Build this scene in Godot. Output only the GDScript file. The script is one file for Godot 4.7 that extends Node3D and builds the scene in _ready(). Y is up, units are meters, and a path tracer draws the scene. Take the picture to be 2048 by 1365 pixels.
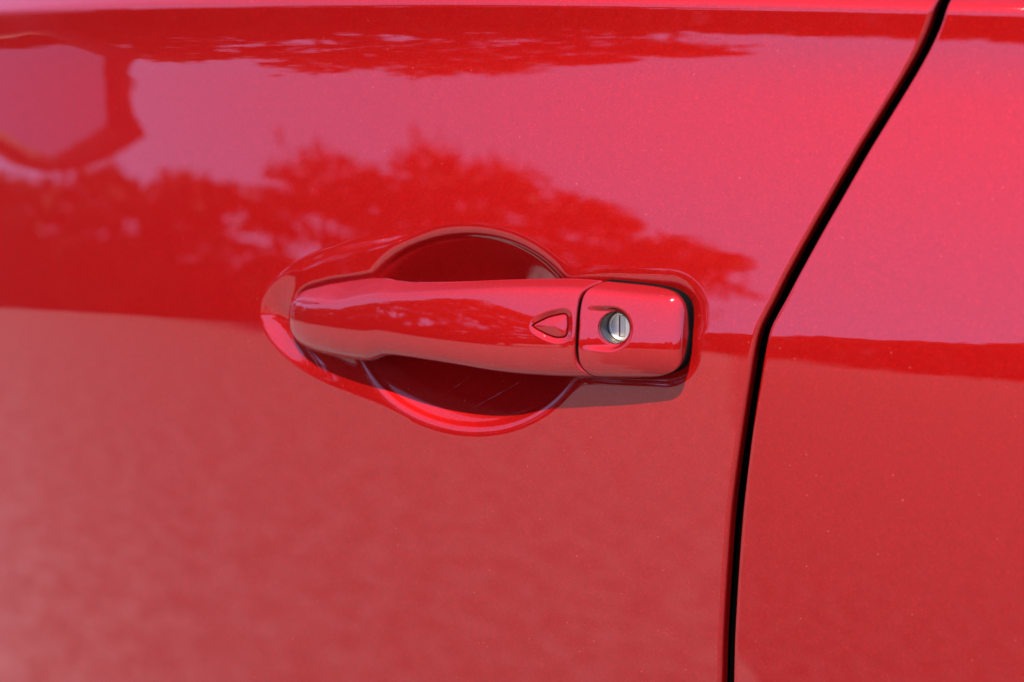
extends Node3D
# A red car's front door handle with its recess and lock, the seam to the rear door, and the yard that the paint mirrors.
# Car axes: x towards the rear of the car, y up, z out of the door. Heights on the door are measured from HANDLE_Y.

const HANDLE_Y := 0.92
const PLAN_RADIUS := 2.0       # curvature of the doors seen from above
const TWIST := 0.11
var slope_step := 0.00025
var tilt_a := PackedFloat64Array()   # height profile of the doors from the crease up and down
var tilt_soft := PackedFloat64Array()   # the same without its crease, for the inside of the recess
var tilt_b := PackedFloat64Array()   # what the shoulder ledge adds
var paint: StandardMaterial3D
var handle_paint: StandardMaterial3D
var rubber: StandardMaterial3D
var silver: StandardMaterial3D
var rng := RandomNumberGenerator.new()
var peel := FastNoiseLite.new()


func _ready() -> void:
	rng.seed = 7
	peel.seed = 5
	peel.frequency = 0.06
	peel.noise_type = FastNoiseLite.TYPE_SIMPLEX_SMOOTH
	peel.fractal_octaves = 2
	# ---- camera
	var cam := Camera3D.new()
	cam.name = "camera"
	cam.fov = 24.4642
	cam.near = 0.05
	cam.far = 900.0
	add_child(cam)
	cam.look_at_from_position(Vector3(0.370574, HANDLE_Y + 0.088849, 0.759790), Vector3(0, HANDLE_Y, 0), Vector3.UP)
	var lens := CameraAttributesPhysical.new()
	lens.frustum_focal_length = 55.0
	lens.frustum_focus_distance = 0.84
	lens.exposure_aperture = 4.2
	lens.frustum_far = 900.0
	cam.attributes = lens
	cam.fov = 24.4642
	# ---- sky, sun, exposure
	var sky_mat := ProceduralSkyMaterial.new()
	sky_mat.sky_top_color = lin(0.15, 0.28, 0.60)
	sky_mat.sky_horizon_color = lin(0.66, 0.90, 1.85)
	sky_mat.sky_curve = 0.5
	sky_mat.sky_energy_multiplier = 0.92
	sky_mat.ground_horizon_color = lin(0.5, 0.5, 0.5)
	sky_mat.ground_bottom_color = lin(0.4, 0.4, 0.4)
	sky_mat.sun_angle_max = 6.0
	var env := Environment.new()
	env.background_mode = Environment.BG_SKY
	env.sky = Sky.new()
	env.sky.sky_material = sky_mat
	env.tonemap_mode = Environment.TONE_MAPPER_LINEAR
	env.tonemap_exposure = 2.5
	env.sdfgi_enabled = true
	env.ssao_enabled = true
	env.ssil_enabled = true
	var we := WorldEnvironment.new()
	we.name = "world_environment"
	we.environment = env
	add_child(we)
	var sun := DirectionalLight3D.new()
	sun.name = "sun"
	sun.light_color = Color(1.0, 0.95, 0.87)
	sun.light_energy = 1.5
	sun.light_angular_distance = 0.5
	sun.shadow_enabled = true
	add_child(sun)
	sun.look_at_from_position(Vector3(0.1239, 0.7604, 0.6375), Vector3.ZERO, Vector3.UP)

	materials()
	tables()
	ground()
	asphalt_lane()
	hedge()
	trees()
	car()


func lin(r: float, g: float, b: float) -> Color:
	return Color(r, g, b).linear_to_srgb()


# ------------------------------------------------------------------ materials

func materials() -> void:
	var red := lin(0.268, 0.0038, 0.0040)
	var img := Image.create_empty(2048, 2048, false, Image.FORMAT_RGB8)
	img.fill(red)
	# metal flake: single pixels a little lighter or deeper than the red, and sparse settled specks
	for k in 420000:
		var f := rng.randf_range(0.84, 1.20)
		img.fill_rect(Rect2i(rng.randi() % 2047, rng.randi() % 2047, 1 + rng.randi() % 2, 1 + rng.randi() % 2), Color(minf(red.r * f, 1.0), red.g * f * f, red.b * f * f))
	for k in 2600:
		var x := rng.randi() % 2047
		var y := rng.randi() % 2047
		var f := pow(rng.randf(), 3.0)
		var c := red.lerp(Color(0.98, 0.72, 0.68), 0.08 + 0.5 * f)
		img.set_pixel(x, y, c)
		if f > 0.8:
			img.set_pixel(x + 1, y, c)
			img.set_pixel(x, y + 1, red.lerp(c, 0.7))
	img.generate_mipmaps()
	var tex := ImageTexture.create_from_image(img)
	paint = StandardMaterial3D.new()
	paint.resource_name = "red_metallic_paint"
	paint.albedo_color = Color.WHITE
	paint.albedo_texture = tex
	paint.uv1_triplanar = true
	paint.uv1_triplanar_sharpness = 8.0
	paint.uv1_scale = Vector3.ONE * 1.7
	paint.metallic = 0.92
	paint.roughness = 0.74
	paint.metallic_specular = 0.0
	paint.clearcoat_enabled = true
	paint.clearcoat = 1.0
	paint.clearcoat_roughness = 0.015
	handle_paint = paint.duplicate()
	handle_paint.uv1_scale = Vector3.ONE * 2.6
	rubber = StandardMaterial3D.new()
	rubber.resource_name = "black_rubber"
	rubber.albedo_color = lin(0.003, 0.003, 0.003)
	rubber.roughness = 0.9
	rubber.metallic_specular = 0.1
	silver = StandardMaterial3D.new()
	silver.resource_name = "satin_metal"
	silver.albedo_color = lin(0.68, 0.64, 0.57)
	silver.metallic = 0.85
	silver.roughness = 0.28


func plain(called: String, c: Color, rough: float) -> StandardMaterial3D:
	var m := StandardMaterial3D.new()
	m.resource_name = called
	m.albedo_color = c
	m.roughness = rough
	return m


# ------------------------------------------------------------------ door skin

func knots(k: PackedVector2Array, u: float) -> float:
	if u <= k[0].x:
		return k[0].y
	for i in range(1, k.size()):
		if u <= k[i].x:
			return lerpf(k[i - 1].y, k[i].y, (u - k[i - 1].x) / (k[i].x - k[i - 1].x))
	return k[k.size() - 1].y


func profile(k: PackedVector2Array, lo: float, hi: float, soft: int, zero_at: float) -> PackedFloat64Array:
	var n := int((hi - lo) / slope_step) + 1
	var t := PackedFloat64Array()
	t.resize(n)
	for i in n:
		var s := 0.0
		var ws := 0.0
		for j in range(-soft, soft + 1):
			var w := 0.5 + 0.5 * cos(PI * j / (soft + 1.0))
			s += w * knots(k, lo + (i + j) * slope_step)
			ws += w
		t[i] = s / ws
	var z := PackedFloat64Array()
	z.resize(n)
	var acc := 0.0
	for i in n:
		z[i] = acc
		acc -= tan(deg_to_rad(t[i])) * slope_step
	var z_ref := z[int((zero_at - lo) / slope_step)]
	for i in n:
		z[i] -= z_ref
	return z


func tables() -> void:
	# outward tilt in degrees against height over the crease: the doors' own barrel shape
	tilt_a = profile(PackedVector2Array([Vector2(-0.62, -9), Vector2(-0.19, -3.2), Vector2(-0.05, -0.2), Vector2(-0.03, 0.6), Vector2(-0.02, 1.35), Vector2(-0.0135, 2.0), Vector2(-0.006, 2.45), Vector2(-0.0016, 2.7), Vector2(0.002, 4.3), Vector2(0.03, 5.6), Vector2(0.085, 8.4), Vector2(0.1, 8.8), Vector2(0.25, 9.2)]), -0.7, 0.3, 6, 0.0)
	tilt_soft = profile(PackedVector2Array([Vector2(-0.62, -9), Vector2(-0.19, -3.2), Vector2(-0.05, -0.2), Vector2(-0.02, 1.8), Vector2(0.02, 4.6), Vector2(0.03, 5.4), Vector2(0.085, 8.4), Vector2(0.1, 8.8), Vector2(0.25, 9.2)]), -0.7, 0.3, 20, 0.0)
	# and against height below or above the shoulder ledge
	tilt_b = profile(PackedVector2Array([Vector2(-0.058, 0), Vector2(-0.046, -0.8), Vector2(-0.036, -3.2), Vector2(-0.024, -7.6), Vector2(-0.013, -11.8), Vector2(-0.004, -12.6), Vector2(-0.0005, 11), Vector2(0.002, 36), Vector2(0.014, 41), Vector2(0.05, 20)]), -0.07, 0.2, 5, -0.065)


func read(t: PackedFloat64Array, lo: float, u: float) -> float:
	var f := clampf((u - lo) / slope_step, 0.0, t.size() - 1.001)
	var i := int(f)
	return lerpf(t[i], t[i + 1], f - i)


func skin(x: float, y: float) -> float:
	return smooth_skin(x, y) + 0.000008 * peel.get_noise_2d(x * 400.0, y * 1150.0)


func smooth_skin(x: float, y: float) -> float:
	var u := y - (0.0068 + 0.010 * x - 0.022 * x * x)
	var plan := x * x / (2.0 * PLAN_RADIUS)
	if x < -0.42:
		plan = 0.0441 - 0.21 * (x + 0.42)
	return -plan + read(tilt_a, -0.7, u) + read(tilt_b, -0.07, u - 0.176 + 0.060 * clampf(x, -0.6, 0.6)) - TWIST * x * u


func soft_max(a: float, b: float, k: float) -> float:
	return 0.5 * (a + b + sqrt((a - b) * (a - b) + k * k))


func leaf_depth(x: float, y: float) -> float:      # distance inside the leaf-shaped scoop
	var dx := x + 0.0385
	var dy := y - 0.0080
	var a := 0.1315 if dx < 0.0 else 0.075
	var b := 0.0490 if dy > 0.0 else 0.0560
	var p := 1.78 if dy < 0.0 and dx < 0.0 else 2.0
	var fx := maxf(absf(dx) / a, 1e-6)
	var fy := maxf(absf(dy) / b, 1e-6)
	var g := pow(pow(fx, p) + pow(fy, p), 1.0 / p)
	if g < 0.1:
		return 0.04
	var q := pow(g, 1.0 - p)
	var gx := q * pow(fx, p - 1.0) / a
	var gy := q * pow(fy, p - 1.0) / b
	return (1.0 - g) / maxf(sqrt(gx * gx + gy * gy), 1e-6)


func box_depth(x: float, y: float) -> float:       # distance inside the rounded bay of the end cap
	var qx := absf(x - 0.0425) - 0.0640 + 0.019
	var qy := absf(y - 0.0085) - 0.0288 + 0.019
	return 0.019 - sqrt(maxf(qx, 0.0) * maxf(qx, 0.0) + maxf(qy, 0.0) * maxf(qy, 0.0)) - minf(maxf(qx, qy), 0.0)


func bowl_depth(x: float, y: float) -> float:      # distance inside the round finger bowl
	var side := 0.0745 if x < -0.0285 else 0.0705
	var fx := (x + 0.0285) / side
	var fy := (y - 0.0042) / 0.0545
	var g := sqrt(fx * fx + fy * fy)
	if g < 0.05:
		return 0.055
	var gx := fx / (g * side)
	var gy := fy / (g * 0.0545)
	return (1.0 - g) / sqrt(gx * gx + gy * gy)


func inside(x: float, y: float) -> float:
	return soft_max(leaf_depth(x, y), box_depth(x, y), 0.005)


func recess(x: float, y: float) -> float:
	if x < -0.185 or x > 0.125 or y < -0.07 or y > 0.08:
		return 0.0
	var right := smoothstep(0.0, 0.06, x)
	var k := lerpf(0.0016, 0.0034, right)
	var d := inside(x, y)
	var raw := maxf(d, bowl_depth(x, y))
	d -= 0.5 * k
	d = 0.5 * (d + sqrt(d * d + k * k))
	var u := minf(d / lerpf(0.022, 0.012, right), 1.0)
	var low := 1.0 - smoothstep(0.002, 0.016, y)
	var tip := smoothstep(lerpf(0.74, 0.50, low), 1.0, -(x + 0.0385) / 0.1315)
	var deep := lerpf(lerpf(lerpf(0.0007, 0.0019, low), 0.0062, tip), lerpf(0.0044, 0.0022, low), right)
	var down := deep * (1.0 - (1.0 - u) * (1.0 - u))
	# a narrow trench where the foot of the grip meets the scoop
	if x < -0.07:
		var gap := y - smooth_list(GRIP_TOP, x)
		down += smoothstep(0.001, 0.009, d) * smoothstep(-0.150, -0.138, x) * 0.0030 * (1.0 - smoothstep(-0.001, 0.0048, gap)) * (1.0 - smoothstep(-0.094, -0.080, x)) * smoothstep(-0.004, 0.008, y)
	# finger bowl: a steep wall under the lip, then a dished floor
	var e := bowl_depth(x, y)
	e = 0.5 * (e + sqrt(e * e + 0.0030 * 0.0030))
	var bowl := 1.3 * minf(e, 0.0032)
	if e > 0.0032:
		var w := minf(e - 0.0032, 0.0016)
		bowl += 1.3 * w - 0.58 * w * w / 0.0032
	if e > 0.0048:
		var w := e - 0.0048
		bowl += 0.72 * w - 0.72 * w * w / 0.120
	down = soft_max(down, bowl - 0.0006, 0.0020) - 0.0010
	var line := y - (0.0068 + 0.010 * x - 0.022 * x * x)
	var fade := smoothstep(-0.002, 0.006, raw) * (read(tilt_a, -0.7, line) - read(tilt_soft, -0.7, line))
	return maxf(down, 0.0) * smoothstep(-0.009, -0.003, raw) + fade


func steps(list: Array) -> PackedFloat64Array:     # [from, to, step, to, step ...]
	var out := PackedFloat64Array([list[0]])
	for i in range(1, list.size(), 2):
		var n := maxi(1, int(round((list[i] - out[out.size() - 1]) / list[i + 1])))
		var a := out[out.size() - 1]
		for k in range(1, n + 1):
			out.append(lerpf(a, list[i], k / float(n)))
	return out


func curve_at(k: PackedVector2Array, y: float) -> float:   # smooth curve x(y) through points of falling y
	var n := k.size()
	if y >= k[0].y:
		return k[0].x + (y - k[0].y) * (k[0].x - k[1].x) / (k[0].y - k[1].y)
	if y <= k[n - 1].y:
		return k[n - 1].x + (y - k[n - 1].y) * (k[n - 1].x - k[n - 2].x) / (k[n - 1].y - k[n - 2].y)
	var i := 0
	while y < k[i + 1].y:
		i += 1
	var h := k[i + 1].y - k[i].y
	var s := (y - k[i].y) / h
	var m0 := (k[i + 1].x - k[i].x) / h
	var m1 := m0
	if i > 0:
		m0 = (k[i + 1].x - k[i - 1].x) / (k[i + 1].y - k[i - 1].y)
	if i < n - 2:
		m1 = (k[i + 2].x - k[i].x) / (k[i + 2].y - k[i].y)
	var s2 := s * s
	var s3 := s2 * s
	return (2 * s3 - 3 * s2 + 1) * k[i].x + (s3 - 2 * s2 + s) * h * m0 + (3 * s2 - 2 * s3) * k[i + 1].x + (s3 - s2) * h * m1


func seam_front(y: float) -> float:
	return curve_at(PackedVector2Array([Vector2(0.2151, 0.1742), Vector2(0.2118, 0.1620), Vector2(0.2069, 0.1501), Vector2(0.2006, 0.1381), Vector2(0.1873, 0.1138), Vector2(0.1805, 0.1015), Vector2(0.1678, 0.0769), Vector2(0.1615, 0.0645), Vector2(0.1491, 0.0394), Vector2(0.1435, 0.0268), Vector2(0.1399, 0.0192), Vector2(0.1367, 0.0115), Vector2(0.1345, 0.0014), Vector2(0.1328, -0.0114), Vector2(0.1294, -0.0370), Vector2(0.1247, -0.0761), Vector2(0.1228, -0.1024), Vector2(0.1205, -0.1464), Vector2(0.1198, -0.1734)]), y)


func seam_rear(y: float) -> float:
	return curve_at(PackedVector2Array([Vector2(0.2207, 0.1740), Vector2(0.2172, 0.1618), Vector2(0.2121, 0.1500), Vector2(0.2060, 0.1380), Vector2(0.1928, 0.1137), Vector2(0.1862, 0.1015), Vector2(0.1738, 0.0769), Vector2(0.1674, 0.0645), Vector2(0.1551, 0.0396), Vector2(0.1491, 0.0270), Vector2(0.1452, 0.0193), Vector2(0.1419, 0.0117), Vector2(0.1400, 0.0016), Vector2(0.1382, -0.0111), Vector2(0.1348, -0.0367), Vector2(0.1307, -0.0756), Vector2(0.1288, -0.1018), Vector2(0.1265, -0.1457), Vector2(0.1259, -0.1726)]), y)


func normals(p: PackedVector3Array, nx: int, ny: int, wrap := false) -> PackedVector3Array:
	var out := PackedVector3Array()
	out.resize(nx * ny)
	for i in nx:
		var ia := maxi(i - 1, 0) * ny
		var ib := mini(i + 1, nx - 1) * ny
		for j in ny:
			var ja := maxi(j - 1, 0)
			var jb := mini(j + 1, ny - 1)
			if wrap:
				ja = (j + ny - 1) % ny
				jb = (j + 1) % ny
			out[i * ny + j] = (p[ib + j] - p[ia + j]).cross(p[i * ny + jb] - p[i * ny + ja]).normalized()
	return out


func sheet(p: PackedVector3Array, n: PackedVector3Array, index: PackedInt32Array, m: Material) -> ArrayMesh:
	var a := []
	a.resize(Mesh.ARRAY_MAX)
	a[Mesh.ARRAY_VERTEX] = p
	a[Mesh.ARRAY_NORMAL] = n
	a[Mesh.ARRAY_INDEX] = index
	var mesh := ArrayMesh.new()
	mesh.add_surface_from_arrays(Mesh.PRIMITIVE_TRIANGLES, a)
	mesh.surface_set_material(0, m)
	return mesh


func grid_index(nx: int, ny: int, wrap := false, mask := PackedByteArray(), wanted := 0) -> PackedInt32Array:
	var out := PackedInt32Array()
	for i in nx - 1:
		for j in (ny if wrap else ny - 1):
			if mask.size() > 0 and mask[i * ny + j] != wanted:
				continue
			var j1 := (j + 1) % ny
			var a := i * ny + j
			var b := i * ny + j1
			var c := (i + 1) * ny + j1
			var d := (i + 1) * ny + j
			out.append_array([a, b, c, a, c, d])
	return out


func part(called: String, mesh: Mesh, parent: Node3D) -> MeshInstance3D:
	var o := MeshInstance3D.new()
	o.name = called
	o.mesh = mesh
	parent.add_child(o, true)
	return o


func compact(p: PackedVector3Array, n: PackedVector3Array, index: PackedInt32Array, m: Material) -> ArrayMesh:
	var map := PackedInt32Array()
	map.resize(p.size())
	map.fill(-1)
	var q := PackedVector3Array()
	var r := PackedVector3Array()
	var out := PackedInt32Array()
	for k in index:
		if map[k] < 0:
			map[k] = q.size()
			q.append(p[k])
			r.append(n[k])
		out.append(map[k])
	return sheet(q, r, out, m)


func front_door(car_node: Node3D) -> void:
	var xs := steps([-0.98, -0.46, 0.02, -0.18, 0.004, -0.13, 0.0006, 0.098, 0.0008])
	var edge := PackedFloat64Array([0.0095, 0.008, 0.0066, 0.0056, 0.0048, 0.0041, 0.0035, 0.0030, 0.0026, 0.0022, 0.0018, 0.0014, 0.0011, 0.0008, 0.0005, 0.0003, 0.00015, 0.00005, 0.0])
	var ys := steps([-0.60, -0.22, 0.02, -0.06, 0.003, 0.068, 0.0006, 0.158, 0.002, 0.200, 0.0007, 0.26, 0.004])
	var fan := 42
	var roll := 0.0026
	var nx := xs.size() + fan + edge.size() + 3
	var ny := ys.size()
	var p := PackedVector3Array()
	p.resize(nx * ny)
	var depth := PackedFloat64Array()
	depth.resize(nx * ny)
	for j in ny:
		var y := ys[j]
		var xe := seam_front(y)
		var lean := (seam_front(y + 0.002) - seam_front(y - 0.002)) / 0.004
		var c := 1.0 / sqrt(1.0 + lean * lean)
		var x0 := xs[xs.size() - 1]
		var first := edge[0] / c
		for i in nx:
			var x := 0.0
			var back := 0.0
			if i < xs.size():
				x = xs[i]
			elif i < xs.size() + fan:
				var room := maxf(xe - first - x0, 0.0001 * fan)
				x = x0 + room * (i - xs.size() + 1.0) / (fan + 1.0)
			elif i < xs.size() + fan + edge.size():
				x = xe - edge[i - xs.size() - fan] / c
			else:
				x = xe
				back = [0.0014, 0.0034, 0.0062][i - nx + 3]
			var z := skin(x, y)
			var d := (xe - x) * c
			if d < roll:
				z -= roll - sqrt(maxf(roll * roll - (roll - d) * (roll - d), 0.0))
			var r := recess(x, y)
			p[i * ny + j] = Vector3(x, y, z - r - back)
			depth[i * ny + j] = r
	var n := normals(p, nx, ny)
	var mask := PackedByteArray()
	mask.resize(nx * ny)
	for i in nx - 1:
		for j in ny - 1:
			mask[i * ny + j] = 1 if depth[i * ny + j] > 0.0008 and depth[(i + 1) * ny + j + 1] > 0.0008 else 0
	var door := part("front_door", compact(p, n, grid_index(nx, ny, false, mask, 0), paint), car_node)
	door.position.y = HANDLE_Y
	part("handle_recess", compact(p, n, grid_index(nx, ny, false, mask, 1), paint), door)
	var chip_mat := plain("grey_primer", lin(0.45, 0.43, 0.42), 0.6)
	for c in [[-0.0822, 0.0007, 0.0026], [-0.1577, 0.0006, 0.0022]]:
		var chip := SphereMesh.new()
		chip.radius = 0.5
		chip.height = 1.0
		chip.radial_segments = 10
		chip.rings = 6
		chip.material = chip_mat
		var o := part("paint_chip", chip, door)
		var cx: float = seam_front(c[0]) - 0.0012
		o.position = Vector3(cx, c[0], skin(cx, c[0]) - 0.0009)
		o.scale = Vector3(c[1], c[2], 0.0004)
		o.rotation.y = 0.6
	# nail scratches in the finger bowl
	var scuff := plain("scuffed_paint", lin(0.17, 0.022, 0.025), 0.5)
	for w in [[-0.0480, -0.0340, -0.0330, -0.0215, 0.00012], [-0.0290, -0.0400, 0.0010, -0.0220, 0.00022], [-0.0250, -0.0375, -0.0120, -0.0290, 0.00012], [-0.0640, 0.0345, -0.0630, 0.0338, 0.00016]]:
		var strip := PackedVector3Array()
		for side in [-1.0, 1.0]:
			for i in 21:
				var t := i / 20.0
				var sx: float = lerpf(w[0], w[2], t) + 0.0006 * sin(t * 2.6)
				var sy: float = lerpf(w[1], w[3], t)
				var half: float = w[4] * sin(PI * t) * (0.6 + 0.4 * sin(t * 17.0))
				sx += side * half * 0.6
				sy -= side * half * 0.8
				strip.append(Vector3(sx, sy, skin(sx, sy) - recess(sx, sy) + 0.00006))
		part("scratch", sheet(strip, normals(strip, 2, 21), grid_index(2, 21), scuff), door)
	# black rubber seal behind the hemmed edge
	var q := PackedVector3Array()
	var sy := steps([-0.60, 0.26, 0.004])
	for back in [0.0050, 0.012, 0.028, 0.034, 0.034]:
		for y in sy:
			var xe := seam_front(y)
			var far_side: bool = back == 0.034 and q.size() >= 4 * sy.size()
			q.append(Vector3(xe + (0.02 if far_side else 0.0) - (0.0014 if back < 0.013 else 0.0008), y, skin(xe, y) - 0.0042 - back))
	part("door_seal", sheet(q, normals(q, 5, sy.size()), grid_index(5, sy.size()), rubber), door)


func rear_door(car_node: Node3D) -> void:
	var edge := PackedFloat64Array([0.0, 0.00004, 0.00015, 0.0003, 0.0005, 0.0008, 0.0011, 0.0015, 0.0022, 0.004, 0.007])
	var rest := steps([0.01, 0.36, 0.004, 0.9, 0.03])
	var ys := steps([-0.60, -0.22, 0.02, -0.02, 0.003, 0.016, 0.0006, 0.158, 0.002, 0.200, 0.0007, 0.26, 0.004])
	var roll := 0.0013
	var nx := 3 + edge.size() + rest.size()
	var ny := ys.size()
	var p := PackedVector3Array()
	p.resize(nx * ny)
	for j in ny:
		var y := ys[j]
		var xe := seam_rear(y)
		var lean := (seam_rear(y + 0.002) - seam_rear(y - 0.002)) / 0.004
		var c := 1.0 / sqrt(1.0 + lean * lean)
		for i in nx:
			var x := xe
			var back := 0.0
			if i < 3:
				back = [0.006, 0.003, 0.001][i]
			elif i < 3 + edge.size():
				x = xe + edge[i - 3] / c
			else:
				x = xe + rest[i - 3 - edge.size()] / c
			var z := skin(x, y)
			var d := (x - xe) * c
			if d < roll:
				z -= roll - sqrt(maxf(roll * roll - (roll - d) * (roll - d), 0.0))
			p[i * ny + j] = Vector3(x, y, z - back)
	var door := part("rear_door", sheet(p, normals(p, nx, ny), grid_index(nx, ny), paint), car_node)
	door.position.y = HANDLE_Y
	var q := PackedVector3Array()
	var sy := steps([-0.60, 0.26, 0.004])
	for row in [[0.014, 0.0365], [0.001, 0.0345], [0.0002, 0.025], [0.0, 0.006]]:
		for y in sy:
			var xe := seam_rear(y)
			q.append(Vector3(xe + row[0], y, skin(xe, y) - 0.0013 - row[1]))
	part("door_seal", sheet(q, normals(q, 4, sy.size()), grid_index(4, sy.size()), rubber), door)


# ------------------------------------------------------------------ handle

const GRIP_TOP := [[-0.1470, 0.0075], [-0.1455, 0.0118], [-0.1425, 0.0166], [-0.1385, 0.0202], [-0.132, 0.0233], [-0.1264, 0.0247], [-0.1186, 0.0267], [-0.1032, 0.029], [-0.0890, 0.0312], [-0.0759, 0.0318], [-0.0660, 0.0310], [-0.0560, 0.0307], [-0.0287, 0.0317], [0.0005, 0.0335], [0.0285, 0.0347], [0.0447, 0.0348], [0.0688, 0.0333], [0.0851, 0.0322], [0.11, 0.0305]]
const GRIP_LOW := [[-0.1470, 0.0035], [-0.1455, -0.0002], [-0.1425, -0.0042], [-0.138, -0.0078], [-0.132, -0.0102], [-0.1242, -0.0120], [-0.1143, -0.0132], [-0.0952, -0.0144], [-0.0830, -0.0141], [-0.0770, -0.0121], [-0.0716, -0.0102], [-0.06, -0.0096], [-0.0278, -0.0118], [0.0017, -0.0146], [0.0298, -0.0155], [0.0517, -0.0150], [0.0703, -0.0146], [0.0865, -0.0138], [0.11, -0.0128]]
const GRIP_OUT := [[-0.1470, 0.0015], [-0.1450, 0.0046], [-0.1415, 0.0074], [-0.136, 0.0100], [-0.125, 0.0134], [-0.11, 0.0164], [-0.09, 0.0190], [-0.06, 0.0217], [-0.03, 0.0226], [0.0, 0.0222], [0.03, 0.0208], [0.045, 0.0199], [0.06, 0.0188], [0.08, 0.0171], [0.11, 0.0145]]
const GRIP_THICK := [[-0.1470, 0.0010], [-0.1450, 0.0038], [-0.1415, 0.0062], [-0.136, 0.0084], [-0.125, 0.0108], [-0.11, 0.0124], [-0.09, 0.0130], [-0.08, 0.0118], [-0.07, 0.0090], [-0.06, 0.0075], [0.0, 0.0072], [0.11, 0.0072]]
const CHAMFER := [[-0.1470, 0.0006], [-0.1425, 0.0016], [-0.136, 0.0034], [-0.125, 0.0066], [-0.11, 0.0100], [-0.10, 0.0104], [-0.085, 0.0092], [-0.07, 0.0074], [-0.05, 0.0056], [-0.03, 0.0046], [0.0, 0.0041], [0.11, 0.0041]]
const CHAMFER_SLOPE := [[-0.1470, 1.0], [-0.125, 1.15], [-0.10, 1.25], [-0.06, 1.4], [0.0, 1.7], [0.11, 1.75]]
const BARREL := [[-0.1436, 0.06], [-0.12, 0.08], [-0.09, 0.12], [-0.05, 0.22], [-0.03, 0.25], [0.0, 0.20], [0.03, 0.14], [0.11, 0.14]]
const LEAN := [[-0.1470, 0.03], [-0.12, 0.055], [-0.09, 0.080], [-0.05, 0.098], [-0.03, 0.104], [0.0, 0.115], [0.03, 0.132], [0.11, 0.136]]
const ROUND := 5.0
const LOW_ROUND := 3.2


func smooth_list(k: Array, x: float) -> float:
	var n := k.size()
	if x <= k[0][0]:
		return k[0][1]
	if x >= k[n - 1][0]:
		return k[n - 1][1]
	var i := 0
	while x > k[i + 1][0]:
		i += 1
	var h: float = k[i + 1][0] - k[i][0]
	var s: float = (x - k[i][0]) / h
	var dm: float = (k[i + 1][1] - k[i][1]) / h
	var m0 := dm
	var m1 := dm
	if i > 0:
		m0 = (k[i + 1][1] - k[i - 1][1]) / (k[i + 1][0] - k[i - 1][0])
	if i < n - 2:
		m1 = (k[i + 2][1] - k[i][1]) / (k[i + 2][0] - k[i][0])
	var s2 := s * s
	var s3 := s2 * s
	return (2 * s3 - 3 * s2 + 1) * k[i][1] + (s3 - 2 * s2 + s) * h * m0 + (3 * s2 - 2 * s3) * k[i + 1][1] + (s3 - s2) * h * m1


func parting(v: float) -> float:     # x of the joint between grip and end cap
	return 0.0458 + 0.009 * pow(absf(v), 6.0)


func face_z(x: float, s: float) -> float:      # front of the handle before its edges round over; s: height over its middle line
	return skin(x, 0.0095) + smooth_list(GRIP_OUT, x) - smooth_list(LEAN, x) * s - s * s / (2.0 * smooth_list(BARREL, x))


func brow(x: float, below_top: float) -> float:      # how far the chamfer along the top edge falls back
	var t := smooth_list(CHAMFER, x) - below_top
	return smooth_list(CHAMFER_SLOPE, x) * 0.5 * (t + sqrt(t * t + 0.0013 * 0.0013))


const BUTTON := [[0.0214, 0.0109], [0.0289, 0.0154], [0.0345, 0.0171], [0.0386, 0.0178], [0.0405, 0.0165], [0.0412, 0.0117], [0.0409, 0.0075], [0.0396, 0.0056], [0.0349, 0.0051], [0.0292, 0.0067]]


func button_outline(grow: float) -> PackedVector2Array:
	# closed smooth outline; corners stay tight at the tip and the two right corners
	var pts := PackedVector2Array()
	for q in BUTTON:
		pts.append(Vector2(q[0], q[1]))
	var out := PackedVector2Array()
	var n := pts.size()
	for i in n:
		var a := pts[(i + n - 1) % n]
		var b := pts[i]
		var c := pts[(i + 1) % n]
		var d := pts[(i + 2) % n]
		for k in 6:
			var t := k / 6.0
			out.append(b.cubic_interpolate(c, a, d, t).lerp(b.lerp(c, t), 0.35))
	var mid := Vector2(0.0335, 0.0113)
	var moved := PackedVector2Array()
	for i in out.size():
		var tangent := (out[(i + 1) % out.size()] - out[(i + out.size() - 1) % out.size()]).normalized()
		var away := Vector2(-tangent.y, tangent.x)
		if away.dot(out[i] - mid) < 0.0:
			away = -away
		moved.append(out[i] + away * grow)
	return moved


func polygon_depth(poly: PackedVector2Array, q: Vector2) -> float:
	var best := 1e9
	var n := poly.size()
	for i in n:
		best = minf(best, Geometry2D.get_closest_point_to_segment(q, poly[i], poly[(i + 1) % n]).distance_squared_to(q))
	return sqrt(best) * (1.0 if Geometry2D.is_point_in_polygon(q, poly) else -1.0)


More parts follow.
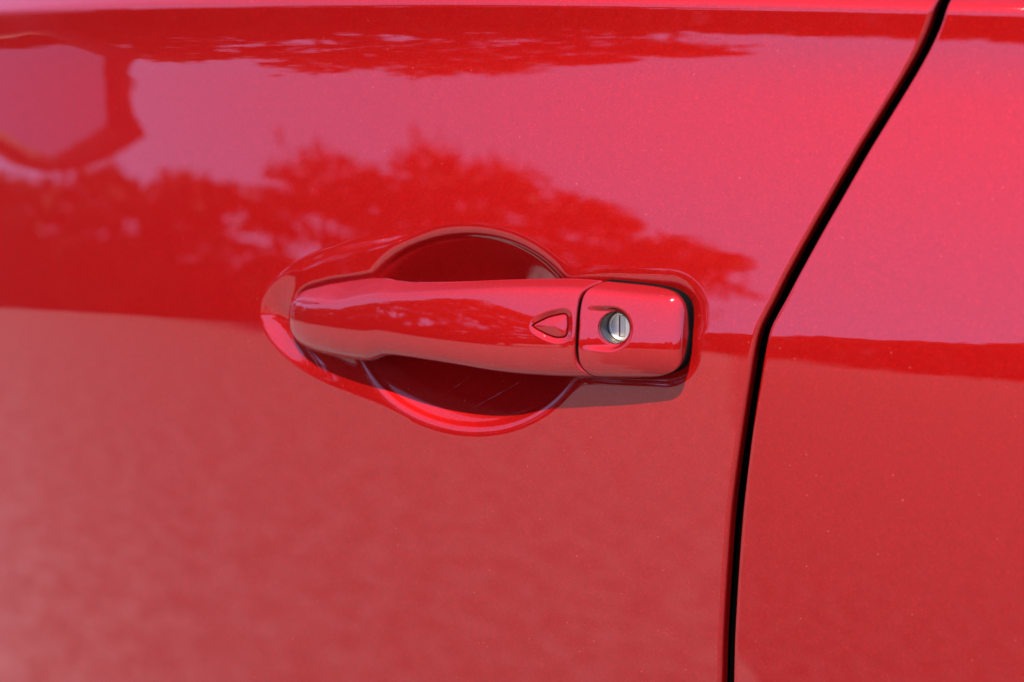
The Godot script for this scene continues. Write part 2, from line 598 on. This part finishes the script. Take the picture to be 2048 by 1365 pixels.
func door_handle(car_node: Node3D) -> void:
	var handle := Node3D.new()
	handle.name = "door_handle"
	car_node.add_child(handle)
	handle.position.y = HANDLE_Y
	# ---- grip: a closed body lofted along the car
	var ring := []                     # [height -1..1, depth: 1 front, 0 edge, -1 back]
	var corner := pow(0.5, 1.0 / ROUND)
	var across := 150
	var low_corner := pow(0.5, 1.0 / LOW_ROUND)
	for k in range(across + 1):
		var v := lerpf(-low_corner, 0.80, k / float(across))
		ring.append([v, pow(1.0 - pow(minf(v, 0.0) * -1.0, LOW_ROUND), 1.0 / LOW_ROUND)])
	for k in range(1, 27):
		ring.append([lerpf(0.80, 1.0, k / 26.0), 1.0])
	for k in range(1, 5):
		ring.append([1.0 + 0.012 * sin(PI * k / 5.0), 0.0 - 0.08 * k / 4.0])
	for k in range(1, 14):
		var e := -corner * k / 13.0
		if e < -0.1:
			ring.append([pow(1.0 - pow(-e, ROUND), 1.0 / ROUND), e])
	for k in range(1, 31):
		var v := lerpf(corner, -corner, k / 30.0)
		ring.append([v, -pow(1.0 - pow(absf(v), ROUND), 1.0 / ROUND)])
	for k in range(1, 14):
		var e := -corner * (1.0 - k / 13.0)
		ring.append([-pow(1.0 - pow(-e, ROUND), 1.0 / ROUND), e])
	for k in range(1, 24):
		var e := low_corner * k / 24.0
		ring.append([-pow(1.0 - pow(e, LOW_ROUND), 1.0 / LOW_ROUND), e])
	var stations := PackedFloat64Array()
	for k in 26:
		stations.append(-0.14695 + 0.0270 * pow(k / 26.0, 2.0))
	for x in steps([-0.12, 0.0185, 0.0011, 0.0435, 0.0003, 0.0445, 0.0002, 0.0458, 0.0001]):
		stations.append(x)
	var roll_rows := 7
	var ns := stations.size() + roll_rows
	var nr := ring.size()
	var dish := button_outline(0.0014)
	var pocket := button_outline(0.0)
	var p := PackedVector3Array()
	p.resize(ns * nr)
	for i in ns:
		var st := stations[mini(i, stations.size() - 1)]
		var a := 0.0
		if i >= stations.size():
			a = deg_to_rad(90.0) * (i - stations.size() + 1) / (roll_rows - 1.0)
		var roll := 0.0016
		var inset := roll * (1.0 - cos(minf(a, PI / 2)))
		var along := roll * sin(minf(a, PI / 2)) - roll
		if i == ns - 1:
			inset = 0.9
		var near := smoothstep(0.0405, 0.0458, st)
		for k in nr:
			var v: float = ring[k][0]
			var e: float = ring[k][1]
			var x := st + near * (parting(v) - 0.0458)
			if i < stations.size():
				x -= near * roll
			else:
				x += along
			var top := smooth_list(GRIP_TOP, x)
			var low := smooth_list(GRIP_LOW, x)
			var h := 0.5 * (top - low)
			var mid := 0.5 * (top + low)
			var thick := smooth_list(GRIP_THICK, x)
			if i == ns - 1:
				h = 0.0
				thick = 0.0
			else:
				h = maxf(h - inset, 0.0)
				thick = maxf(thick - inset, 0.0)
			var s := v * h
			var full := smooth_list(GRIP_THICK, x)
			var z := face_z(x, s) - full + e * thick
			var fall := brow(x, maxf(h - s, 0.0))
			if e >= 0.0:
				z -= fall
			elif v > 0.0:      # the back starts where the chamfer ends
				z = lerpf(z, minf(z, face_z(x, s) - fall), smoothstep(0.5, 1.0, v)) if e > -0.3 else minf(z, face_z(x, s) - fall * smoothstep(0.4, 1.0, v) - 0.0005)
			if e > 0.3 and x > 0.012 and x < 0.045 and absf(s) < 0.013:
				var q := Vector2(x, mid + s)
				var d := polygon_depth(dish, q)
				z -= 0.0013 * smoothstep(-0.0016, 0.0014, d) * smoothstep(0.018, 0.032, x)
				z -= 0.0016 * smoothstep(-0.00012, 0.00018, polygon_depth(pocket, q))
			p[i * nr + k] = Vector3(x, mid + s, z)
	var pn := normals(p, ns, nr, true)
	var all := grid_index(ns, nr, true)
	var split := (ns - 2) * nr * 6
	var grip := part("grip", sheet(p, pn, all.slice(0, split), handle_paint), handle)
	part("joint_shade", compact(p, pn, all.slice(split), rubber), handle)  # end face of the grip, blackened to paint in the shade of the joint
	grip.set_meta("label", "long red pull grip bridging the finger bowl")
	lock_button(handle)
	end_cap(handle)


func lock_button(handle: Node3D) -> void:
	var rim := button_outline(-0.00035)
	rim.reverse()
	var peak := Vector2(0.0347, 0.0113)
	var n := rim.size()
	var st := SurfaceTool.new()
	st.begin(Mesh.PRIMITIVE_TRIANGLES)
	var rings := 14
	var p := PackedVector3Array()
	var mid := 0.0097
	for i in rings + 2:
		var t := minf(i, rings) / float(rings)       # 0 ridge, 1 rim
		for k in n:
			var b := rim[k]
			# ridge: a line from the left tip to the peak; every rim point runs to its nearest point of it
			var on := Vector2(clampf(b.x + 0.004, 0.0222, peak.x), lerpf(0.0110, peak.y, (clampf(b.x, 0.0222, peak.x) - 0.0222) / (peak.x - 0.0222)))
			var q := on.lerp(b, t)
			var up := 0.0013 * smoothstep(0.0216, 0.0345, on.x)
			var edge := clampf((t - 0.86) / 0.14, 0.0, 1.0)
			var z := face_z(q.x, q.y - mid) - 0.0010 + up * (1.0 - t) - 0.0005 * edge * edge - (0.0016 if i > rings else 0.0)
			p.append(Vector3(q.x, q.y, z))
	var index := grid_index(rings + 2, n, true)
	for k in p.size():
		st.add_vertex(p[k])
	st = SurfaceTool.new()
	st.begin(Mesh.PRIMITIVE_TRIANGLES)
	var nn := normals(p, rings + 2, n, true)
	for k in nn.size():
		if nn[k].z < 0.0:
			nn[k] = -nn[k]
		if k < n:      # the ridge itself keeps a soft edge
			nn[k] = (nn[k + n] + Vector3(0, 0, 0.6)).normalized()
	part("lock_button", sheet(p, nn, index, handle_paint), handle)


const LOCK := Vector2(0.0655, 0.0111)
const HOLE := 0.0081


func cap_front(x: float, y: float) -> float:
	var top := smooth_list(GRIP_TOP, x)
	var low := smooth_list(GRIP_LOW, x)
	var h := 0.5 * (top - low)
	var s := y - 0.5 * (top + low)
	var keep_low := pow(maxf(1.0 - pow(clampf(-s / h, 0.0, 1.0), LOW_ROUND), 0.0), 1.0 / LOW_ROUND)
	var q := pow(maxf(s / h - 0.7, 0.0) * 2.0, ROUND) + pow(maxf(x - 0.058, 0.0) / 0.0432, ROUND)
	var z := face_z(x, s) - 0.0072 * (1.0 - keep_low * pow(maxf(1.0 - q, 0.0), 1.0 / ROUND)) - brow(x, h - s)
	var v := clampf(s / h, -1.0, 1.0)
	var d := x - parting(v) - 0.0015
	if d < 0.0011:
		var r := 0.0011
		z -= r - sqrt(maxf(r * r - (r - maxf(d, 0.0)) * (r - maxf(d, 0.0)), 0.0))
	# milled dish round the lock, running out towards the grip
	var m := Vector2(x, y) - Vector2(0.0640, 0.0108)
	var away := absf(m.y) if m.x < 0.0 else m.length()
	z -= 0.0026 * smoothstep(0.0475, 0.066, x) * (1.0 - smoothstep(0.0086, 0.0118, away))
	return z


func in_cap(x: float, y: float) -> bool:
	var top := smooth_list(GRIP_TOP, x)
	var low := smooth_list(GRIP_LOW, x)
	var h := 0.5 * (top - low)
	var s := y - 0.5 * (top + low)
	if pow(absf(s / h), ROUND) + pow(maxf(x - 0.058, 0.0) / 0.0432, ROUND) >= 1.0:
		return false
	return x > parting(s / h) + 0.0015


func end_cap(handle: Node3D) -> void:
	var n := 360
	var rim := PackedVector2Array()
	for k in n:
		var dir := Vector2.from_angle(TAU * k / n)
		var lo := 0.009
		var hi := 0.06
		for it in 30:
			var mid := 0.5 * (lo + hi)
			if in_cap(LOCK.x + dir.x * mid, LOCK.y + dir.y * mid):
				lo = mid
			else:
				hi = mid
		rim.append(LOCK + dir * lo)
	var p := PackedVector3Array()
	var rings := 64
	# wall of the lock hole, from deep to the face
	var lip := 0.0007
	for i in range(7):
		for k in n:
			var dir := Vector2.from_angle(TAU * k / n)
			var a := PI / 2 * (i - 1) / 5.0
			var r := HOLE + lip * (1.0 - cos(maxf(a, 0.0)))
			var back := 0.012 if i == 0 else lip * (1.0 - sin(a))
			var q := LOCK + dir * r
			p.append(Vector3(q.x, q.y, cap_front(q.x, q.y) - back))
	for i in range(1, rings + 1):
		var t := i / float(rings)
		t = 1.0 - pow(1.0 - t, 1.9)
		t = lerpf(t, i / float(rings), 0.25)
		for k in n:
			var dir := Vector2.from_angle(TAU * k / n)
			var q := (LOCK + dir * (HOLE + lip)).lerp(rim[k], t)
			p.append(Vector3(q.x, q.y, cap_front(q.x, q.y)))
	for back in [0.004, 0.012]:
		for k in n:
			var q := rim[k]
			p.append(Vector3(q.x, q.y, cap_front(q.x, q.y) - back))
	var rows := p.size() / n
	var cap := part("end_cap", sheet(p, normals(p, rows, n, true), grid_index(rows, n, true), handle_paint), handle)
	cap.set_meta("label", "fixed red end cap that holds the lock")
	# black gasket under the cap and behind the joint
	var g := PackedVector3Array()
	for row in [[0.0004, 0.016], [0.0007, 0.0052], [0.0004, 0.0040], [-0.0010, 0.0038]]:
		for k in n:
			var dir := Vector2.from_angle(TAU * k / n)
			var q: Vector2 = rim[k] + dir * (row[0] if dir.x > -0.46 else -0.002)
			g.append(Vector3(q.x, q.y, cap_front(rim[k].x, rim[k].y) - row[1]))
	part("gasket", sheet(g, normals(g, 4, n, true), grid_index(4, n, true), rubber), handle)
	# lock barrel: sleeve, face with a ring, and the shuttered key slot
	var face := cap_front(LOCK.x, LOCK.y) - 0.0105
	var sleeve := silver.duplicate()
	sleeve.resource_name = "dull_sleeve_metal"
	sleeve.albedo_color = lin(0.15, 0.13, 0.12)
	sleeve.roughness = 0.42
	lathe("lock_sleeve", [[0.0079, 0.0095], [0.0079, -0.0006]], Vector3(LOCK.x, LOCK.y, face), sleeve, handle)
	lathe("lock_barrel", [[0.0077, -0.0006], [0.00765, -0.0001], [0.0075, 0.00035], [0.0071, 0.0004], [0.0069, 0.0002], [0.00685, -0.00045], [0.0066, -0.0005], [0.0065, -0.0002], [0.0063, -0.0001]], Vector3(LOCK.x, LOCK.y, face), silver, handle)
	# face of the barrel round the key slot, with the slot's walls and its sprung shutter
	var f := PackedVector3Array()
	var m := 160
	for row in 4:
		for k in m:
			var dir := Vector2.from_angle(TAU * k / m)
			var r := minf(0.0017 / maxf(absf(dir.x), 1e-5), 0.0056 / maxf(absf(dir.y), 1e-5))
			var q := dir * (0.0063 if row == 0 else r)
			f.append(Vector3(q.x, q.y, [-0.0001, -0.0001, -0.00015, -0.0014][row]))
	var fn := normals(f, 4, m, true)
	for k in 2 * m:
		fn[k] = Vector3(0, 0, 1)
	var fi := grid_index(4, m, true)
	fi.reverse()
	var plate_face := part("barrel_face", sheet(f, fn, fi, silver), handle)
	plate_face.position = Vector3(LOCK.x, LOCK.y, face)
	var plate := plain("shutter_metal", lin(0.50, 0.47, 0.42), 0.35)
	plate.metallic = 0.9
	var slot := part("key_slot", bars([[-0.0019, 0.0, 0.0003, 0.0114]], 0.0006, silver), handle)
	slot.position = Vector3(LOCK.x, LOCK.y, face - 0.0001)
	var shut := part("key_shutter", bars([[0.0001, 0.0, 0.0026, 0.0106]], 0.0010, plate), handle)
	shut.position = Vector3(LOCK.x, LOCK.y, face - 0.0013)


func bars(list: Array, high: float, m: Material) -> ArrayMesh:
	var st := SurfaceTool.new()
	st.begin(Mesh.PRIMITIVE_TRIANGLES)
	for b in list:
		var box := BoxMesh.new()
		box.size = Vector3(b[2], b[3], high)
		st.append_from(box, 0, Transform3D(Basis.IDENTITY, Vector3(b[0], b[1], high / 2)))
	var mesh := st.commit()
	mesh.surface_set_material(0, m)
	return mesh


func lathe(called: String, prof: Array, at: Vector3, m: Material, parent: Node3D) -> MeshInstance3D:
	var n := 96
	var st := SurfaceTool.new()
	st.begin(Mesh.PRIMITIVE_TRIANGLES)
	for i in prof.size() - 1:
		st.set_smooth_group(-1 if i < 1 or i > 9 else 0)
		for k in n:
			var a := TAU * k / n
			var b := TAU * (k + 1) / n
			var q := [Vector3(cos(a) * prof[i][0], sin(a) * prof[i][0], prof[i][1]), Vector3(cos(b) * prof[i][0], sin(b) * prof[i][0], prof[i][1]), Vector3(cos(b) * prof[i + 1][0], sin(b) * prof[i + 1][0], prof[i + 1][1]), Vector3(cos(a) * prof[i + 1][0], sin(a) * prof[i + 1][0], prof[i + 1][1])]
			st.set_smooth_group(1 if i < 1 else 2 + i)
			for c in [0, 1, 2, 0, 2, 3]:
				st.add_vertex(q[c])
	st.generate_normals()
	st.set_material(m)
	var o := part(called, st.commit(), parent)
	o.position = at
	return o


# ------------------------------------------------------------------ car

func car() -> void:
	var c := Node3D.new()
	c.name = "parked_car"
	c.set_meta("label", "parked car in glossy metallic red, seen close at the front door handle")
	c.set_meta("category", "car")
	add_child(c)
	front_door(c)
	front_wing(c)
	rear_door(c)
	door_handle(c)
	wing_mirror(c)


func front_wing(c: Node3D) -> void:      # the panel ahead of the front door
	var xs := steps([-1.95, -0.986, 0.04])
	var ys := steps([-0.60, 0.158, 0.02, 0.26, 0.002])
	var p := PackedVector3Array()
	for x in xs:
		for y in ys:
			p.append(Vector3(x, y, skin(x, y)))
	var o := part("front_wing", sheet(p, normals(p, xs.size(), ys.size()), grid_index(xs.size(), ys.size()), paint), c)
	o.position.y = HANDLE_Y


func wing_mirror(c: Node3D) -> void:
	# housing that faces the rear with its glass; outline in (z, y)
	var outer := PackedVector2Array([Vector2(0.02, 0.19), Vector2(0.145, 0.175), Vector2(0.194, 0.167), Vector2(0.232, 0.17), Vector2(0.271, 0.182), Vector2(0.313, 0.205), Vector2(0.36, 0.231), Vector2(0.399, 0.259), Vector2(0.372, 0.275), Vector2(0.361, 0.29), Vector2(0.385, 0.31), Vector2(0.37, 0.36), Vector2(0.12, 0.37), Vector2(0.02, 0.33)])
	var inner := PackedVector2Array([Vector2(0.06, 0.215), Vector2(0.143, 0.192), Vector2(0.192, 0.186), Vector2(0.23, 0.188), Vector2(0.267, 0.211), Vector2(0.302, 0.233), Vector2(0.326, 0.25), Vector2(0.328, 0.258), Vector2(0.322, 0.274), Vector2(0.32, 0.29), Vector2(0.32, 0.31), Vector2(0.31, 0.34), Vector2(0.12, 0.35), Vector2(0.06, 0.32)])
	var mid := Vector2(0.20, 0.27)
	var black := plain("black_plastic", lin(0.012, 0.012, 0.012), 0.5)
	var node := Node3D.new()
	node.name = "wing_mirror"
	c.add_child(node)
	node.position = Vector3(-0.86, HANDLE_Y, 0.0)
	var n := outer.size()
	var p := PackedVector3Array()
	for row in [[-0.11, 0.35], [-0.09, 0.75], [-0.05, 0.97], [0.0, 1.0], [0.006, 0.97]]:
		for q in outer:
			var r: Vector2 = mid + (q - mid) * float(row[1])
			p.append(Vector3(row[0], r.y, r.x))
	for x in [0.003, -0.008]:
		for q in inner:
			p.append(Vector3(x, q.y, q.x))
	part("housing", sheet(p, normals(p, 7, n, true), grid_index(7, n, true), black), node)
	var st := SurfaceTool.new()
	st.begin(Mesh.PRIMITIVE_TRIANGLES)
	for k in n:
		var a := mid + (inner[k] - mid) * 1.005
		var b := mid + (inner[(k + 1) % n] - mid) * 1.005
		for q in [mid, a, b]:
			st.set_normal(Vector3(1, 0, 0))
			st.add_vertex(Vector3(-0.004, q.y, q.x))
	var glass := plain("mirror_glass", lin(0.42, 0.40, 0.40), 0.02)
	glass.metallic = 1.0
	st.set_material(glass)
	part("mirror_glass", st.commit(), node)
	var arm := BoxMesh.new()
	arm.size = Vector3(0.06, 0.035, 0.24)
	arm.material = black
	var foot := part("arm", arm, node)
	foot.position = Vector3(-0.05, 0.235, -0.03)


# ------------------------------------------------------------------ yard

func ground() -> void:
	var m := StandardMaterial3D.new()
	m.resource_name = "pale_concrete"
	var noise := FastNoiseLite.new()
	noise.seed = 3
	noise.frequency = 0.012
	noise.fractal_octaves = 6
	noise.fractal_gain = 0.72
	var t := NoiseTexture2D.new()
	t.width = 1024
	t.height = 1024
	t.seamless = true
	t.noise = noise
	var ramp := Gradient.new()
	ramp.set_color(0, lin(0.18, 0.163, 0.156))
	ramp.set_color(1, lin(0.50, 0.453, 0.430))
	t.color_ramp = ramp
	m.albedo_color = Color.WHITE
	m.albedo_texture = t
	m.uv1_triplanar = true
	m.uv1_world_triplanar = true
	m.uv1_scale = Vector3.ONE * 0.45
	m.roughness = 0.9
	var plane := PlaneMesh.new()
	plane.size = Vector2(700, 700)
	plane.material = m
	var o := MeshInstance3D.new()
	o.name = "ground"
	o.mesh = plane
	o.set_meta("kind", "structure")
	o.set_meta("label", "pale concrete yard beside the car")
	add_child(o)


func asphalt_lane() -> void:
	var m := StandardMaterial3D.new()
	m.resource_name = "worn_asphalt"
	var noise := FastNoiseLite.new()
	noise.seed = 11
	noise.frequency = 0.02
	noise.fractal_octaves = 6
	noise.fractal_gain = 0.7
	var t := NoiseTexture2D.new()
	t.width = 1024
	t.height = 1024
	t.seamless = true
	t.noise = noise
	var ramp := Gradient.new()
	ramp.set_color(0, lin(0.08, 0.076, 0.074))
	ramp.set_color(1, lin(0.26, 0.245, 0.235))
	t.color_ramp = ramp
	m.albedo_texture = t
	m.uv1_triplanar = true
	m.uv1_world_triplanar = true
	m.uv1_scale = Vector3.ONE * 0.5
	m.roughness = 0.9
	var st := SurfaceTool.new()
	st.begin(Mesh.PRIMITIVE_TRIANGLES)
	var z := -6.0
	var ragged := RandomNumberGenerator.new()
	ragged.seed = 21
	var last := Vector3(0.10 + 0.194 * 6.0, 0.004, z)
	while z < 88.0:
		z += 0.35 if z < 20.0 else 2.0
		var next := Vector3(0.10 - 0.194 * z + ragged.randf_range(-0.07, 0.07) * (1.0 + maxf(z, 0.0) * 0.1), 0.004, z)
		for q in [last, Vector3(90.0, 0.004, last.z), Vector3(90.0, 0.004, next.z), last, Vector3(90.0, 0.004, next.z), next]:
			st.set_normal(Vector3.UP)
			st.add_vertex(q)
		last = next
	st.set_material(m)
	var o := part("road", st.commit(), self)
	o.set_meta("kind", "structure")
	o.set_meta("label", "worn asphalt lane towards the rear of the car")


func hedge() -> void:
	var leaf := plain("dark_hedge_leaf", lin(0.035, 0.065, 0.02), 0.6)
	leaf.cull_mode = BaseMaterial3D.CULL_DISABLED
	var st := SurfaceTool.new()
	st.begin(Mesh.PRIMITIVE_TRIANGLES)
	for k in 26000:
		var az := deg_to_rad(rng.randf_range(-84.0, -23.0))
		var up := rng.randf()
		var high := 2.2 + 0.35 * sin(az * 31.0) + 0.2 * sin(az * 77.0)
		var d := 23.0 + rng.randf_range(-0.7, 0.7)
		var q := Vector3(sin(az) * d, high * up, cos(az) * d)
		var s := 0.26 * rng.randf_range(0.7, 1.3)
		var b := Basis(Vector3(rng.randfn(), rng.randfn(), rng.randfn()).normalized(), rng.randf() * TAU)
		var l := b.x * s * 0.5
		var f := b.y * s
		for w in [q - f, q + l, q + f, q - f, q + f, q - l]:
			st.add_vertex(w)
	st.generate_normals()
	st.set_material(leaf)
	var o := part("hedge", st.commit(), self)
	o.set_meta("kind", "stuff")
	o.set_meta("label", "long dark clipped hedge behind the row of trees across the yard")


func tree(called: String, label: String, az: float, dist: float, top: float, wide: float, low: float, leaves: int, size: float, group: String) -> Node3D:
	var leaf := plain("green_leaf", lin(0.045, 0.085, 0.022), 0.6)
	leaf.cull_mode = BaseMaterial3D.CULL_DISABLED
	var bark := plain("brown_bark", lin(0.09, 0.07, 0.05), 0.9)
	var t := Node3D.new()
	t.name = called
	t.position = Vector3(sin(deg_to_rad(az)) * dist, 0, cos(deg_to_rad(az)) * dist)
	t.set_meta("label", label)
	t.set_meta("category", "tree")
	t.set_meta("group", group)
	add_child(t, true)
	var st := SurfaceTool.new()
	st.begin(Mesh.PRIMITIVE_TRIANGLES)
	var trunk := CylinderMesh.new()
	trunk.bottom_radius = 0.035 * top
	trunk.top_radius = 0.012 * top
	trunk.height = top * 0.75
	trunk.radial_segments = 10
	st.append_from(trunk, 0, Transform3D(Basis.IDENTITY, Vector3(0, top * 0.375, 0)))
	for k in 6:
		var limb := CylinderMesh.new()
		limb.bottom_radius = 0.012 * top
		limb.top_radius = 0.004 * top
		limb.height = wide * 0.8
		limb.radial_segments = 7
		var b := Basis(Vector3.UP, k * 1.1) * Basis(Vector3.RIGHT, 0.9)
		st.append_from(limb, 0, Transform3D(b, Vector3(0, top * (0.35 + 0.05 * k), 0) + b.y * wide * 0.38))
	st.set_material(bark)
	part("trunk", st.commit(), t)
	var clumps := []
	for k in 130:
		var a := rng.randf() * TAU
		var r := sqrt(rng.randf()) * wide * 0.8
		var hy := rng.randf()
		var shape := sqrt(maxf(1.0 - pow(absf(hy - 0.42) / 0.6, 3.4), 0.05))
		clumps.append([Vector3(cos(a) * r * shape, lerpf(low, top * 0.93, hy), sin(a) * r * shape), wide * rng.randf_range(0.09, 0.2)])
	var c := SurfaceTool.new()
	c.begin(Mesh.PRIMITIVE_TRIANGLES)
	for k in leaves:
		var g: Array = clumps[rng.randi() % clumps.size()]
		var dir := Vector3(rng.randfn(), rng.randfn() * 0.7, rng.randfn()).normalized()
		var q: Vector3 = g[0] + dir * Vector3(1.4, 0.65, 1.4) * float(g[1]) * minf(absf(rng.randfn(0.0, 0.8)), 1.3)
		if q.y < 0.1:
			continue
		var s := size * rng.randf_range(0.6, 1.3)
		var b := Basis(Vector3(rng.randfn(), rng.randfn(), rng.randfn()).normalized(), rng.randf() * TAU)
		var l := b.x * s * 0.45
		var f := b.y * s
		var bend := b.z * s * 0.2
		for w in [q - f, q + l + bend, q + f, q - f, q + f, q - l + bend]:
			c.add_vertex(w)
	c.generate_normals()
	c.set_material(leaf)
	var crown := part("crown", c.commit(), t)
	crown.set_meta("kind", "stuff")
	return t


func trees() -> void:
	var near := "broadleaf trees across the yard"
	tree("tree", "broad tree straight across the yard from the handle", -29.5, 20.0, 6.75, 3.8, 0.4, 9500, 0.17, near)
	tree("tree", "rounded tree touching the broad tree on its side towards the car's front", -40, 20.5, 6.2, 2.7, 0.3, 5600, 0.17, near)
	tree("tree", "slim tree touching the broad tree on its side towards the car's rear", -21, 20.0, 6.3, 2.0, 0.6, 4200, 0.17, near)
	tree("tree", "small overhanging tree at the rear end of the row across the yard", -14.5, 20.5, 5.25, 2.1, 3.4, 1300, 0.17, near)
	tree("tree", "middling bushy tree in the row across the yard, next but one to the broad tree", -49, 20.5, 4.75, 2.8, 0.3, 4800, 0.19, near)
	tree("tree", "lower bushy tree in the row, straight behind the wing mirror", -57, 20.0, 4.4, 2.8, 0.2, 4800, 0.19, near)
	tree("tree", "low tree ahead of the car across the yard", -66, 20.0, 3.6, 3.0, 0.2, 4000, 0.2, near)
	tree("tree", "low tree farthest ahead of the car in the row", -77, 20.0, 3.4, 3.0, 0.2, 3000, 0.2, near)
	tree("tree", "bushy tree well ahead of the car, next beyond the low tree row", -89, 19.0, 4.4, 3.0, 0.2, 3000, 0.2, near)
	tree("tree", "tall bushy tree ahead of the car, in line with the parking row", -103, 20.0, 5.4, 3.4, 0.2, 3000, 0.2, near)
	tree("tree", "bushy tree ahead of the car on the far side of its lane", -118, 21.0, 5.0, 3.4, 0.2, 3000, 0.2, near)
	var far_trees := "small trees along the far side of the yard"
	for k in 16:
		var az := -17.0 + k * 6.2
		tree("far_tree", "far round tree, %s along the distant row counted from the front of the car" % ["first", "second", "third", "fourth", "fifth", "sixth", "seventh", "eighth", "ninth", "tenth", "eleventh", "twelfth", "thirteenth", "fourteenth", "fifteenth", "sixteenth"][k], az, 95.0 + 4.0 * sin(k * 2.3), [6.0, 6.3, 7.3, 8.6, 9.4, 9.2, 7.4][mini(k, 6)] + 0.3 * sin(k * 1.7), 7.4, -0.4, 1500, 1.0, far_trees)
